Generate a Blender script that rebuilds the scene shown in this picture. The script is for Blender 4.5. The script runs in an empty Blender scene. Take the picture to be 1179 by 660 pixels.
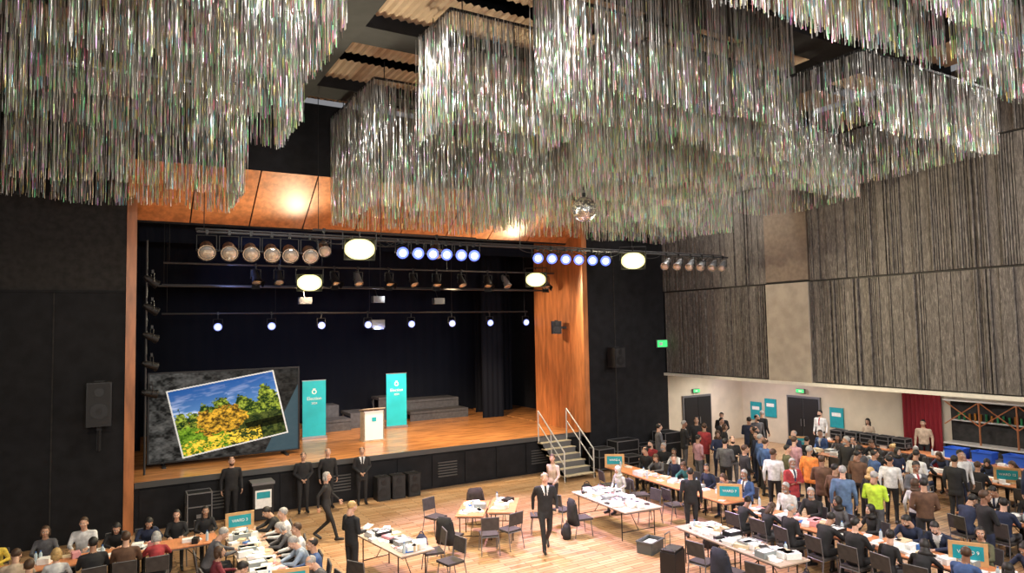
import bpy, math, random
import numpy as np
from mathutils import Vector, Matrix, Euler
random.seed(11); rng=np.random.default_rng(11)
SC=bpy.context.scene; COL=SC.collection
V=Vector
# ------------------------------------------------------------ materials
_mc={}
def mat(name,color,rough=0.6,metal=0.0,emit=None,es=0.0,noise=0.0,nscale=8.0,coat=0.0,stretch=None,spec=0.5,bump=0.0):
    key=(name,tuple(color),rough,metal,es)
    if key in _mc: return _mc[key]
    m=bpy.data.materials.new(name); m.use_nodes=True; nt=m.node_tree; b=nt.nodes['Principled BSDF']
    c=(*color[:3],1)
    b.inputs['Base Color'].default_value=c; b.inputs['Roughness'].default_value=rough; b.inputs['Metallic'].default_value=metal
    b.inputs['Specular IOR Level'].default_value=spec
    if coat: b.inputs['Coat Weight'].default_value=coat
    if emit is not None:
        b.inputs['Emission Color'].default_value=(*emit,1); b.inputs['Emission Strength'].default_value=es
    if noise>0:
        tc=nt.nodes.new('ShaderNodeTexCoord'); n=nt.nodes.new('ShaderNodeTexNoise'); n.inputs['Scale'].default_value=nscale; n.inputs['Detail'].default_value=5
        mp=nt.nodes.new('ShaderNodeMapping')
        if stretch: mp.inputs['Scale'].default_value=stretch
        r=nt.nodes.new('ShaderNodeMix'); r.data_type='RGBA'
        r.inputs[6].default_value=tuple(max(0,x*(1-noise)) for x in color[:3])+(1,)
        r.inputs[7].default_value=tuple(min(1,x*(1+noise)) for x in color[:3])+(1,)
        mr=nt.nodes.new('ShaderNodeMapRange'); mr.inputs[1].default_value=.35; mr.inputs[2].default_value=.65
        nt.links.new(tc.outputs['Object'],mp.inputs[0]); nt.links.new(mp.outputs[0],n.inputs[0]); nt.links.new(n.outputs[0],mr.inputs[0]); nt.links.new(mr.outputs[0],r.inputs[0]); nt.links.new(r.outputs[2],b.inputs['Base Color'])
        if bump>0:
            bp=nt.nodes.new('ShaderNodeBump'); bp.inputs['Strength'].default_value=bump; nt.links.new(n.outputs[0],bp.inputs['Height']); nt.links.new(bp.outputs[0],b.inputs['Normal'])
    _mc[key]=m; return m
def attr_mat(name,rough=.4,metal=0.0,emis=0.0):
    m=bpy.data.materials.new(name); m.use_nodes=True; nt=m.node_tree; b=nt.nodes['Principled BSDF']
    a=nt.nodes.new('ShaderNodeAttribute'); a.attribute_name='Col'
    nt.links.new(a.outputs['Color'],b.inputs['Base Color']); b.inputs['Roughness'].default_value=rough; b.inputs['Metallic'].default_value=metal
    if emis: nt.links.new(a.outputs['Color'],b.inputs['Emission Color']); b.inputs['Emission Strength'].default_value=emis
    return m
BLACK=mat('black_paint',(.009,.009,.011),.75,noise=.3,nscale=3,spec=.25)
BLACKM=mat('black_metal',(.015,.015,.017),.45,metal=.3)
STEEL=mat('steel_tube',(.45,.45,.47),.35,metal=.9)
GREY=mat('grey_metal',(.18,.18,.19),.45,metal=.5)
WHITE=mat('white_paper',(.80,.80,.78),.7,noise=.06,nscale=20)
TEAL=mat('teal_print',(.01,.30,.36),.5,noise=.08)
# ------------------------------------------------------------ mesh builder
class MB:
    def __init__(s): s.v=[]; s.f=[]; s.m=[]
    def add(s,vs,fs,mi=0):
        o=len(s.v); s.v+= [tuple(p) for p in vs]; s.f+=[tuple(i+o for i in f) for f in fs]; s.m+=[mi]*len(fs)
    def box(s,c,d,mi=0,rot=None,piv=None):
        c=V(c); vs=[V((x*d[0]/2,y*d[1]/2,z*d[2]/2)) for x in(-1,1) for y in(-1,1) for z in(-1,1)]
        if rot is not None:
            R=Euler(rot).to_matrix(); vs=[R@p for p in vs]
        s.add([p+c for p in vs],[(0,1,3,2),(4,6,7,5),(0,4,5,1),(2,3,7,6),(0,2,6,4),(1,5,7,3)],mi)
    def bx(s,x0,x1,y0,y1,z0,z1,mi=0): s.box(((x0+x1)/2,(y0+y1)/2,(z0+z1)/2),(x1-x0,y1-y0,z1-z0),mi)
    def cyl(s,a,b,r1,r2=None,n=10,mi=0,caps=True,mcap=None):
        a=V(a);b=V(b); r2=r1 if r2 is None else r2
        d=(b-a); d=d.normalized() if d.length>1e-9 else V((0,0,1))
        u=d.orthogonal().normalized(); w=d.cross(u)
        vs=[]
        for p,r in((a,r1),(b,r2)):
            for i in range(n):
                t=2*math.pi*i/n; vs.append(p+u*(r*math.cos(t))+w*(r*math.sin(t)))
        s.add(vs,[(i,(i+1)%n,n+(i+1)%n,n+i) for i in range(n)],mi)
        if caps:
            s.add(vs[:n],[tuple(range(n-1,-1,-1))],mi); s.add(vs[n:],[tuple(range(n))],mi if mcap is None else mcap)
    def ell(s,c,r,mi=0,nu=14,nv=9,keep=None,R=None):
        c=V(c); vs=[]; 
        for j in range(nv+1):
            ph=math.pi*j/nv
            for i in range(nu):
                t=2*math.pi*i/nu; p=V((r[0]*math.sin(ph)*math.cos(t),r[1]*math.sin(ph)*math.sin(t),r[2]*math.cos(ph)))
                if R is not None: p=R@p
                vs.append(p+c)
        fs=[]
        for j in range(nv):
            for i in range(nu):
                q=(j*nu+i,(j+1)*nu+i,(j+1)*nu+(i+1)%nu,j*nu+(i+1)%nu)
                if keep is not None:
                    ce=sum((vs[k] for k in q),V((0,0,0)))/4
                    if not keep(ce): continue
                fs.append(q)
        s.add(vs,fs,mi)
    def cap(s,a,b,ra,rb,mi=0,n=12,h=4):
        a=V(a);b=V(b); d=(b-a).normalized(); u=d.orthogonal().normalized(); w=d.cross(u); rings=[]
        for k in range(h+1):
            t=math.pi/2*k/h; rings.append((a-d*(ra*math.cos(t)),max(ra*math.sin(t),.0008)))
        for k in range(h+1):
            t=math.pi/2*k/h; rings.append((b+d*(rb*math.sin(t)),max(rb*math.cos(t),.0008)))
        vs=[];fs=[]
        for p,r in rings:
            for i in range(n):
                t=2*math.pi*i/n; vs.append(p+u*(r*math.cos(t))+w*(r*math.sin(t)))
        L=len(rings)
        for j in range(L-1):
            for i in range(n): fs.append((j*n+i,j*n+(i+1)%n,(j+1)*n+(i+1)%n,(j+1)*n+i))
        fs.append(tuple(range(n-1,-1,-1))); fs.append(tuple((L-1)*n+i for i in range(n)))
        s.add(vs,fs,mi)
    def loft(s,rings,mi=0,n=20):
        vs=[];fs=[]
        for c,rx,ry,ax,ay in rings:
            for i in range(n):
                t=2*math.pi*i/n; vs.append(V(c)+ax*(rx*math.cos(t))+ay*(ry*math.sin(t)))
        L=len(rings)
        for j in range(L-1):
            for i in range(n): fs.append((j*n+i,j*n+(i+1)%n,(j+1)*n+(i+1)%n,(j+1)*n+i))
        fs.append(tuple(range(n-1,-1,-1))); fs.append(tuple((L-1)*n+i for i in range(n)))
        s.add(vs,fs,mi)
    def mesh(s,name,mats,smooth=False):
        me=bpy.data.meshes.new(name); me.from_pydata(s.v,[],s.f)
        for m in mats: me.materials.append(m)
        me.polygons.foreach_set('material_index',np.array(s.m,dtype=np.int32))
        if smooth: me.polygons.foreach_set('use_smooth',np.ones(len(s.f),dtype=bool))
        me.update(); return me
    def obj(s,name,mats,smooth=False,loc=(0,0,0),rz=0,parent=None,bevel=0):
        o=bpy.data.objects.new(name,s.mesh(name,mats,smooth)); COL.objects.link(o); o.location=loc; o.rotation_euler=(0,0,rz)
        if parent: o.parent=parent
        if bevel:
            b=o.modifiers.new('bevel','BEVEL'); b.width=bevel; b.segments=2; b.limit_method='ANGLE'
        return o
def inst(name,me,loc,rz=0,parent=None,scale=1):
    o=bpy.data.objects.new(name,me); COL.objects.link(o); o.location=loc; o.rotation_euler=(0,0,rz); o.scale=(scale,)*3
    if parent: o.parent=parent
    return o
def empty(name,loc=(0,0,0),rz=0):
    e=bpy.data.objects.new(name,None); COL.objects.link(e); e.location=loc; e.rotation_euler=(0,0,rz); e.empty_display_size=.2; return e
# ------------------------------------------------------------ camera
f=786.0; yaw=math.radians(30.4); pit=math.radians(3.4); roll=math.radians(1.1)
F=V((math.sin(yaw)*math.cos(pit),math.cos(yaw)*math.cos(pit),math.sin(pit)))
R=V((math.cos(yaw),-math.sin(yaw),0)); U=R.cross(F)
R2=R*math.cos(roll)-U*math.sin(roll); U2=U*math.cos(roll)+R*math.sin(roll)
cd=bpy.data.cameras.new('camera'); cam=bpy.data.objects.new('camera',cd); COL.objects.link(cam)
cd.sensor_width=36; cd.lens=36*f/1179; cd.clip_end=200; cd.clip_start=.1
M=Matrix((R2,U2,-F)).transposed().to_4x4(); M.translation=V((0,0,5.3)); cam.matrix_world=M; SC.camera=cam
# ------------------------------------------------------------ room shell
def floor_material():
    m=bpy.data.materials.new('parquet'); m.use_nodes=True; nt=m.node_tree; b=nt.nodes['Principled BSDF']
    tc=nt.nodes.new('ShaderNodeTexCoord'); br=nt.nodes.new('ShaderNodeTexBrick')
    br.inputs['Color1'].default_value=(.50,.28,.13,1); br.inputs['Color2'].default_value=(.70,.46,.26,1); br.inputs['Mortar'].default_value=(.18,.09,.045,1)
    br.inputs['Scale'].default_value=1; br.inputs['Mortar Size'].default_value=.010; br.inputs['Brick Width'].default_value=.9; br.inputs['Row Height'].default_value=.13; br.inputs['Bias'].default_value=0
    n=nt.nodes.new('ShaderNodeTexNoise'); n.inputs['Scale'].default_value=1.5; n.inputs['Detail'].default_value=6
    mx=nt.nodes.new('ShaderNodeMix'); mx.data_type='RGBA'; mx.blend_type='MULTIPLY'; mx.inputs[0].default_value=.25
    nt.links.new(tc.outputs['Object'],br.inputs[0]); nt.links.new(tc.outputs['Object'],n.inputs[0])
    nt.links.new(br.outputs[0],mx.inputs[6]); nt.links.new(n.outputs[0],mx.inputs[7]); nt.links.new(mx.outputs[2],b.inputs['Base Color'])
    b.inputs['Roughness'].default_value=.28
    return m
FL=floor_material()
m=MB(); m.bx(-10,26,-4,33,-.2,0); m.obj('floor',[FL])
WOOD=mat('wood_veneer',(.46,.17,.06),.40,noise=.25,nscale=2.2,stretch=(3,3,.5))
DKWALL=mat('dark_grey_wall',(.028,.026,.025),.85,noise=.25,nscale=6,spec=.25)
CREAM=mat('cream_paint',(.58,.51,.40),.8,noise=.06,nscale=2)
CONC=mat('plaster_pilaster',(.36,.31,.25),.85,noise=.12,nscale=3)
m=MB()
m.bx(-10,.32,21,21.3,0,6.45,0); m.bx(-10,.32,21,21.3,6.45,8.9,1); m.bx(-10,.32,21,21.3,8.9,12.0,0)
m.bx(-10,.32,20.96,21,6.41,6.47,0)
for x in(-1.3,-3.8): m.bx(x,x+.03,20.97,21,0,6.4,1)
m.obj('wall_front_west',[BLACK,DKWALL])
m=MB(); m.bx(15.6,25.5,21.0,21.3,3.5,12.0,0); m.bx(15.6,19.6,21.0,21.3,0,3.5,0); m.bx(16.9,16.93,20.97,21,0,8,1)
m.obj('wall_front_east',[BLACK,DKWALL])
m=MB(); m.bx(-10,19.6,20.0,20.9,9.85,12.0,0)
m.obj('wall_bulkhead',[BLACK])
m=MB()
def slab(x0,x1,ya,za,yb,zb,t=.08,mi=0):
    m.add([(x0,ya,za),(x1,ya,za),(x1,yb,zb),(x0,yb,zb),(x0,ya+.1,za+t),(x1,ya+.1,za+t),(x1,yb+.1,zb+t),(x0,yb+.1,zb+t)],[(0,3,2,1),(4,5,6,7),(0,1,5,4),(2,3,7,6),(1,2,6,5),(0,4,7,3)],mi)
xs=[.3,1.95,3.6,5.2,6.9,8.5,10.2,11.9,13.6,15.4]
for a,b in zip(xs,xs[1:]): slab(a+.02,b-.02,20.0,9.86,22.0,8.55)
slab(.3,15.4,20.03,9.90,22.03,8.59,mi=1)
m.bx(.3,15.4,22.0,22.1,8.5,9.9,1)
m.obj('trim_wood_header',[WOOD,BLACK])
m=MB(); m.bx(.32,.56,20.95,21.3,0.0,9.0); m.obj('trim_proscenium_west',[WOOD])
m=MB()
for i in range(4): m.bx(15.40,15.48,21.0+i*.86,21.0+i*.86+.84,1.3,9.2,0)
m.bx(15.48,15.6,21.0,24.45,1.3,9.2,1); m.bx(15.38,15.6,20.94,21.0,1.3,9.2,0)
m.obj('trim_proscenium_east',[WOOD,BLACK])
STFL=mat('stage_boards',(.48,.21,.075),.25,noise=.3,nscale=1.2,stretch=(1,6,1))
m=MB(); m.bx(.58,15.4,21.2,30.9,1.22,1.3,0); m.bx(.58,15.4,21.16,21.24,1.16,1.31,2)
m.bx(.58,15.4,21.24,21.4,0,1.2,1)
for i in range(12):
    x=.7+i*1.22; m.bx(x,x+1.14,21.2,21.25,.08,1.1,1)
    if i%3==1:
        for k in range(6): m.bx(x+.2,x+.9,21.17,21.2,.35+k*.09,.39+k*.09,2)
m.obj('stage_platform',[STFL,BLACK,mat('dark_edge',(.06,.06,.06),.6)])
for x0,x1 in((-1.4,.56),(15.62,17.9)):
    m=MB(); m.bx(x0,x1,24.5,30.9,1.22,1.3,0); m.obj('wing_floor_west' if x0<0 else 'wing_floor_east',[STFL])
STW=mat('stage_black_wall',(.012,.014,.022),.85,noise=.2)
m=MB(); m.bx(-1.6,18.1,31,31.2,0,10.4); m.obj('wall_stage_north',[STW])
m=MB(); m.bx(-1.6,-1.5,21.35,31,0,10.4); m.obj('wall_stage_west',[STW])
m=MB(); m.bx(18,18.1,21.35,31,0,10.4); m.obj('wall_stage_east',[STW])
m=MB(); m.bx(-1.6,18.1,22.2,31.2,10.4,10.5); m.obj('ceiling_stage',[STW])
DRAPE=mat('black_drape',(.009,.011,.018),.95,spec=.1)
def drape(name,x0,x1,y,z0,z1,mt,amp=.07,wl=.25,axis='x',parent=None):
    n=int((x1-x0)/wl*8); vs=[];fs=[]
    for i in range(n+1):
        t=x0+(x1-x0)*i/n; d=amp*math.sin(t/wl*2*math.pi)+amp*.4*math.sin(t*3.1)
        for z in(z0,z1): vs.append((t,y+d,z) if axis=='x' else (y+d,t,z))
    for i in range(n): fs.append((2*i,2*i+2,2*i+3,2*i+1))
    q=MB(); q.add(vs,fs); return q.obj(name,[mt],smooth=True)
drape('stage_backdrop_curtain',-1.2,17.5,30.6,1.3,8.6,DRAPE,amp=.012,wl=.5)
drape('stage_leg_curtain',14.2,15.3,27.0,1.3,8.8,DRAPE,amp=.02)
drape('stage_leg_curtain',14.9,16.9,29,1.3,8.8,DRAPE,amp=.02)
drape('stage_leg_curtain',-1.2,.9,27,1.3,8.8,DRAPE,amp=.02)
drape('stage_border_curtain',.7,15.3,24.2,8.2,9.6,DRAPE,amp=.012,wl=.5)
drape('stage_border_curtain',.7,15.3,27.5,7.0,9.4,DRAPE,amp=.012,wl=.5)
def rib_mat():
    m=bpy.data.materials.new('ribbed_timber'); m.use_nodes=True; nt=m.node_tree; b=nt.nodes['Principled BSDF']
    tc=nt.nodes.new('ShaderNodeTexCoord'); mp=nt.nodes.new('ShaderNodeMapping'); mp.inputs['Scale'].default_value=(1,7,1.0)
    n=nt.nodes.new('ShaderNodeTexNoise'); n.inputs['Scale'].default_value=3.5; n.inputs['Detail'].default_value=9; n.inputs['Roughness'].default_value=.75; n.inputs['Distortion'].default_value=1.1
    cr=nt.nodes.new('ShaderNodeValToRGB'); e=cr.color_ramp.elements
    e[0].position=.36; e[0].color=(.042,.036,.033,1); e[1].position=.64; e[1].color=(.22,.195,.175,1)
    k=cr.color_ramp.elements.new(.5); k.color=(.105,.090,.080,1)
    nt.links.new(tc.outputs['Object'],mp.inputs[0]); nt.links.new(mp.outputs[0],n.inputs[0]); nt.links.new(n.outputs[0],cr.inputs[0]); nt.links.new(cr.outputs[0],b.inputs['Base Color']); b.inputs['Roughness'].default_value=.8
    return m
RIB=rib_mat()
m=MB()
m.bx(19.6,19.9,-4,21,3.3,12.0,1)
def ribs(y0,y1,z0,z1,prof):
    for a,w,d in prof:
        if y0+.01+a+w>y1-.01: w=y1-.01-y0-.01-a
        if w>.02: m.bx(19.6-d,19.61,y0+.01+a,y0+.01+a+w,z0,z1,0)
panels=[(15.87,18.45),(18.46,20.98),(11.6,14.18),(9.0,11.59),(6.3,8.99),(3.6,6.29),(0.9,3.59)]
for y0,y1 in panels:
    for z0,z1 in((3.36,6.57),(6.63,9.97),(10.03,11.95)):
        prof=[];y=0
        while y<2.7:
            if random.random()<.42:
                w=random.uniform(.18,.34); prof.append((y,w,random.choice([.06,.08,.11]))); y+=w+.02
            else:
                for _ in range(random.randint(3,7)):
                    w=random.choice([.03,.04,.05]); prof.append((y,w,random.choice([.08,.10,.13]))); y+=w+.022
        ribs(y0,y1,z0,z1,prof)
m.obj('wall_east',[RIB,mat('wall_backing',(.03,.025,.022),.8)])
m=MB(); m.bx(19.42,19.6,14.2,15.85,3.3,6.58,0); m.bx(19.46,19.6,14.2,15.85,6.66,9.95,1); m.obj('trim_pilaster',[CONC,mat('brown_plaster',(.18,.135,.10),.8,noise=.15)])
m=MB(); m.bx(19.4,19.65,-4,21,3.22,3.32,0); m.obj('trim_wall_lower_edge',[mat('pale_edge',(.66,.62,.54),.6,noise=.05)])
m=MB(); m.bx(25.3,25.5,-4,22.3,0,3.3); m.obj('wall_recess_east',[CREAM])
m=MB(); m.bx(19.62,25.3,22.2,22.4,0,3.3); m.bx(19.6,19.75,21.3,22.2,0,3.3); m.obj('wall_recess_north',[CREAM])
m=MB(); m.bx(19.9,25.5,-4,20.98,3.32,3.5); m.obj('ceiling_recess',[CREAM])
x0,x1=21.5,23.2
m=MB(); m.bx(x0,x1,22.12,22.2,0,2.15,1); m.bx(x0+.08,(x0+x1)/2-.01,22.08,22.13,0.02,2.07,0); m.bx((x0+x1)/2+.01,x1-.08,22.08,22.13,0.02,2.07,0)
m.cyl(((x0+x1)/2-.08,22.05,.9),((x0+x1)/2-.08,22.05,1.2),.015,mi=2); m.cyl(((x0+x1)/2+.08,22.05,.9),((x0+x1)/2+.08,22.05,1.2),.015,mi=2); m.obj('door_1',[BLACKM,GREY,STEEL])
m=MB(); m.bx(25.2,25.3,18.1,19.7,0,2.15,1); m.bx(25.17,25.22,18.18,18.88,.02,2.07,0); m.bx(25.17,25.22,18.92,19.62,.02,2.07,0); m.cyl((25.14,18.82,.9),(25.14,18.82,1.2),.015,mi=2); m.cyl((25.14,18.98,.9),(25.14,18.98,1.2),.015,mi=2); m.obj('door_2',[BLACKM,GREY,STEEL])
EXITM=mat('exit_green',(.02,.35,.10),.5,emit=(.08,.85,.22),es=1.1)
m=MB(); m.bx(22.1,22.5,22.1,22.17,2.25,2.42,0); m.bx(22.12,22.48,22.08,22.11,2.27,2.40,1); m.bx(22.2,22.34,22.07,22.085,2.31,2.36,2); m.obj('exit_sign',[GREY,EXITM,WHITE])
m=MB(); m.bx(25.12,25.2,18.75,19.15,2.28,2.46,0); m.bx(25.10,25.13,18.77,19.13,2.30,2.44,1); m.bx(25.09,25.105,18.85,19.0,2.34,2.4,2); m.obj('exit_sign',[GREY,EXITM,WHITE])
m=MB(); m.bx(18.95,19.5,20.85,20.92,4.35,4.68,0); m.bx(18.97,19.48,20.83,20.86,4.38,4.65,1); m.bx(19.05,19.22,20.82,20.835,4.45,4.57,2); m.bx(19.32,19.34,20.92,21.0,4.45,4.55,0); m.obj('exit_sign',[GREY,EXITM,WHITE])
for p in((25.26,21.4,1.3),(25.26,20.6,1.5),(25.26,17.4,1.4)):
    m=MB(); m.bx(p[0]-.02,p[0]+.02,p[1]-.3,p[1]+.3,p[2]-.4,p[2]+.4,0); m.bx(p[0]-.025,p[0]-.018,p[1]-.2,p[1]+.2,p[2]+.05,p[2]+.2,1); m.obj('teal_poster',[TEAL,WHITE])
drape('red_curtain',13.2,14.6,25.0,0.1,3.0,mat('red_velvet',(.22,.008,.016),.8),axis='y',amp=.05,wl=.16)
CORR=mat('corrugated_panel',(.36,.27,.19),.7,noise=.1,nscale=2)
m=MB()
m.bx(-10,19.6,-4,21,12.5,12.7,1)
bxs=[-8,-2.2,4.0,10.4,16.0,19.6]; bys=[-4,1.5,5.8,10.0,14.2,18.2,20]
for i in range(5):
    for j in range(6):
        x0,x1,y0,y1=bxs[i]+.35,bxs[i+1]-.35,bys[j]+.35,bys[j+1]-.35
        ym=(y0+y1)/2
        for a,b in((y0,ym-.25),(ym+.25,y1)):
            n=int((x1-x0)/.06); vs=[];fs=[]
            for k in range(n+1):
                x=x0+(x1-x0)*k/n; z=12.05+.03*math.sin(k*math.pi/1.5)
                vs+=[(x,a,z),(x,b,z)]
            for k in range(n): fs.append((2*k,2*k+1,2*k+3,2*k+2))
            m.add(vs,fs,0)
m.obj('ceiling',[CORR,BLACK])
m=MB()
for x in bxs[:-1]: m.bx(x-.5,x+.5,-4,19.9,11.65,12.5,0)
for y in bys[:-1]: m.bx(-10,19.5,y-.45,y+.45,11.75,12.5,0)
m.obj('ceiling_beam_grid',[BLACK])
# ------------------------------------------------------------ tinsel
TIN=attr_mat('holographic_foil',.30,.7)
def tinsel(boxes):
    for bi,(x0,x1,y0,y1,zt,zb,nx,dens) in enumerate(boxes):
        segs=[]
        ys=np.linspace(y0,y1,nx)
        for k,y in enumerate(ys): segs.append((x0,y,x1,y))
        segs.append((x0,y0,x0,y1)); segs.append((x1,y0,x1,y1))
        P=[]
        for (a,b,c,d) in segs:
            L=math.hypot(c-a,d-b); n=int(L*dens)
            t=rng.random(n); P.append(np.stack([a+(c-a)*t,b+(d-b)*t],1)+rng.normal(0,.03,(n,2)))
        P=np.concatenate(P); n=len(P)
        zbot=zb+rng.random(n)**2*.26+.04*np.sin(P[:,0]*2.3+P[:,1]*1.7)
        ztop=zt+rng.random(n)*.02
        NS=max(8,int((zt-zb)/.17)); lv=np.linspace(0,1,NS+1)
        z=ztop[:,None]+(zbot-ztop)[:,None]*lv[None]
        ang=rng.random(n)[:,None]*6.28+np.cumsum(rng.normal(0,.55,(n,NS+1)),1)
        w=(rng.uniform(.0045,.008,n))[:,None]
        sway=rng.normal(0,.012,(n,2))
        cx=P[:,0:1]+sway[:,0:1]*lv; cy=P[:,1:2]+sway[:,1:2]*lv
        A=np.stack([cx+w*np.cos(ang),cy+w*np.sin(ang),z],-1); B=np.stack([cx-w*np.cos(ang),cy-w*np.sin(ang),z],-1)
        VV=np.stack([A,B],2).reshape(-1,3)
        base=(np.arange(n)*(NS+1)*2)[:,None]+(np.arange(NS)*2)[None]
        FF=np.stack([base,base+1,base+3,base+2],-1).reshape(-1,4)
        nf=len(FF)
        h=np.tile((np.arange(NS)+.5)/NS,(n,1)).reshape(-1)
        sb_=rng.random(n); sb_=np.where(sb_<.25,.18,.45+.75*sb_)
        stripb=np.repeat(sb_,NS)
        g=stripb*rng.uniform(.5,1.0,nf)
        rcol=np.array([.98,.96,.93])
        C=g[:,None]*rcol[None]*.95
        k=rng.random(nf); gl=(k<.06+.40*h**1.6)  # foil glints painted into the strip colour, denser towards the tips
        pal=np.array([[.15,.95,.35],[.95,.20,.35],[.95,.75,.15],[.2,.65,.85],[.35,1,.45],[1,.85,.35],[.6,1,.3],[.8,.35,.9],[1,.4,.4]])
        pc=pal[rng.integers(0,len(pal),nf)]*rng.uniform(.5,1.15,nf)[:,None]
        C=np.where(gl[:,None],pc*.75+C*.45,C)
        C=np.clip(C,0,1)
        me=bpy.data.meshes.new('tinsel'); me.vertices.add(len(VV)); me.vertices.foreach_set('co',VV.reshape(-1).astype(np.float32))
        me.loops.add(nf*4); me.loops.foreach_set('vertex_index',FF.reshape(-1).astype(np.int32)); me.polygons.add(nf)
        me.polygons.foreach_set('loop_start',(np.arange(nf)*4).astype(np.int32))
        me.update(calc_edges=True)
        at=me.attributes.new('Col','FLOAT_COLOR','FACE'); at.data.foreach_set('color',np.concatenate([C,np.ones((nf,1))],1).reshape(-1).astype(np.float32))
        me.materials.append(TIN)
        e=empty('tinsel_ceiling_curtain',((x0+x1)/2,(y0+y1)/2,zt))
        o=bpy.data.objects.new('foil_strips',me); COL.objects.link(o); o.parent=e; o.location=-V(e.location)
        q=MB()
        for y in ys: q.bx(x0,x1,y-.02,y+.02,zt-.02,zt+.03)
        for x in(x0,x1): q.bx(x-.02,x+.02,y0,y1,zt-.02,zt+.03)
        for x in(x0+.3,x1-.3):
            for y in(y0+.1,y1-.1): q.cyl((x,y,zt),(x,y,12.0),.012,n=5)
        o=q.obj('hanging_frame',[BLACKM]); o.parent=e; o.location=-V(e.location)
tinsel([
 (-5.0,2.45,15.6,18.1,11.4,8.30,2,80),
 (-4.5,2.75,11.7,13.5,11.5,8.85,2,85),
 (-4.0,2.6,8.6,10.7,11.5,9.2,2,90),
 (-3.0,2.5,5.2,7.2,11.5,9.6,2,90),
 (5.5,10.0,15.9,19.6,11.5,8.3,3,75),
 (5.6,8.5,11.7,13.3,11.5,9.25,2,85),
 (10.7,18.0,15.9,19.4,10.9,8.35,3,75),
 (6.6,12.0,8.9,10.3,11.5,9.2,2,90),
 (9.0,13.5,9.9,12.4,10.9,8.85,2,85),
 (11.9,16.7,7.35,11.05,10.3,8.85,2,90),
 (6.3,11.1,4.6,5.76,11.4,9.25,2,95),
 (10.3,14.6,12.8,15.0,10.9,8.75,2,80),
 (14.2,19.0,12.0,15.2,10.4,8.85,2,80),
 (12.5,17.5,4.3,6.0,11.2,9.3,2,85),
])
# ------------------------------------------------------------ disco ball
m=MB(); c=V((11,14.8,8.45)); r=.34; nv=20
for j in range(nv):
    p0=math.pi*j/nv; p1=math.pi*(j+1)/nv; n=max(4,int(40*math.sin((p0+p1)/2)))
    for i in range(n):
        t0=2*math.pi*i/n+.01; t1=2*math.pi*(i+1)/n-.01
        tw=random.uniform(-.02,.02)
        vs=[c+V((math.sin(p)*math.cos(t),math.sin(p)*math.sin(t),math.cos(p)))*(r+tw*(k%2)*.3) for k,(p,t) in enumerate(((p0+.01,t0),(p1-.01,t0),(p1-.01,t1),(p0+.01,t1)))]
        m.add(vs,[(0,1,2,3)],random.choice([0,0,1,2]))
m.ell(c,(r-.012,)*3,3); m.cyl(c+V((0,0,r-.02)),c+V((0,0,r+.1)),.05,mi=3); m.cyl(c+V((0,0,r+.1)),(11,14.8,12.0),.012,mi=3)
m.obj('mirror_ball',[mat('mirror_a',(.85,.85,.83),.2,metal=.8),mat('mirror_b',(.45,.45,.46),.3,metal=1),mat('mirror_c',(.9,.85,.7),.35,metal=.6),BLACKM])
# ------------------------------------------------------------ lighting rig
def lampmat(n,c,s): return mat(n,(.1,.1,.1),.4,emit=c,es=s)
L_FLOOD=lampmat('flood_glow',(1.0,.88,.35),2.2); L_CORE=lampmat('flood_core',(1,.99,.80),9); L_BLUE=lampmat('led_glow',(.10,.16,1.0),2.6); L_BCORE=lampmat('led_core',(.60,.68,1.0),4.0); L_GLASS=mat('lens_glass',(.50,.48,.45),.15,metal=.7); L_WHT=lampmat('white_glow',(.30,.36,1),1.8)
def fixture(m,pos,target,r,ln,mlens,zbar,mbody=0,barn=False,core=None,cs=.6):
    p=V(pos); d=(V(target)-p).normalized(); a=p-d*ln*.6; b=p+d*ln*.4
    m.cyl(a,b,r*.72,r,n=16,mi=mbody,caps=True,mcap=mlens); m.cyl(a-d*ln*.25,a,r*.4,r*.72,n=12,mi=mbody)
    m.cyl(b-d*.01,b+d*.03,r*1.08,r*1.08,n=16,mi=mbody,caps=False)
    m.ell(b-d*.0,(r*.9,r*.9,r*.25),mlens,R=d.to_track_quat('Z','Y').to_matrix(),nu=14,nv=6)
    if core is not None: m.ell(b+d*r*.2,(r*cs,r*cs,r*.2),core,R=d.to_track_quat('Z','Y').to_matrix(),nu=14,nv=6)
    s=d.cross(V((0,0,1))).normalized()
    top=p+V((0,0,r*1.5+.06))
    for sg in(-1,1):
        m.cyl(p+s*sg*r*1.1,top+s*sg*r*1.1,.012,mi=0,n=6); m.cyl(p+s*sg*r*.7,p+s*sg*r*1.2,.03,mi=0,n=8)
    m.cyl(top-s*r*1.1,top+s*r*1.1,.012,mi=0,n=6); m.cyl(top,(top.x,top.y,zbar),.02,mi=0,n=6); m.box((top.x,top.y,zbar),(.06,.08,.1),0)
    if barn:
        up=s.cross(d).normalized()
        for w,sg in((s,1),(s,-1),(up,1),(up,-1)):
            o=w.cross(d); q=b+w*sg*r; e=q+(d+w*sg*.5)*r*.9
            m.add([q+o*r*.8,q-o*r*.8,e-o*r*1.0,e+o*r*1.0],[(0,1,2,3),(3,2,1,0)],0)
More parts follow.
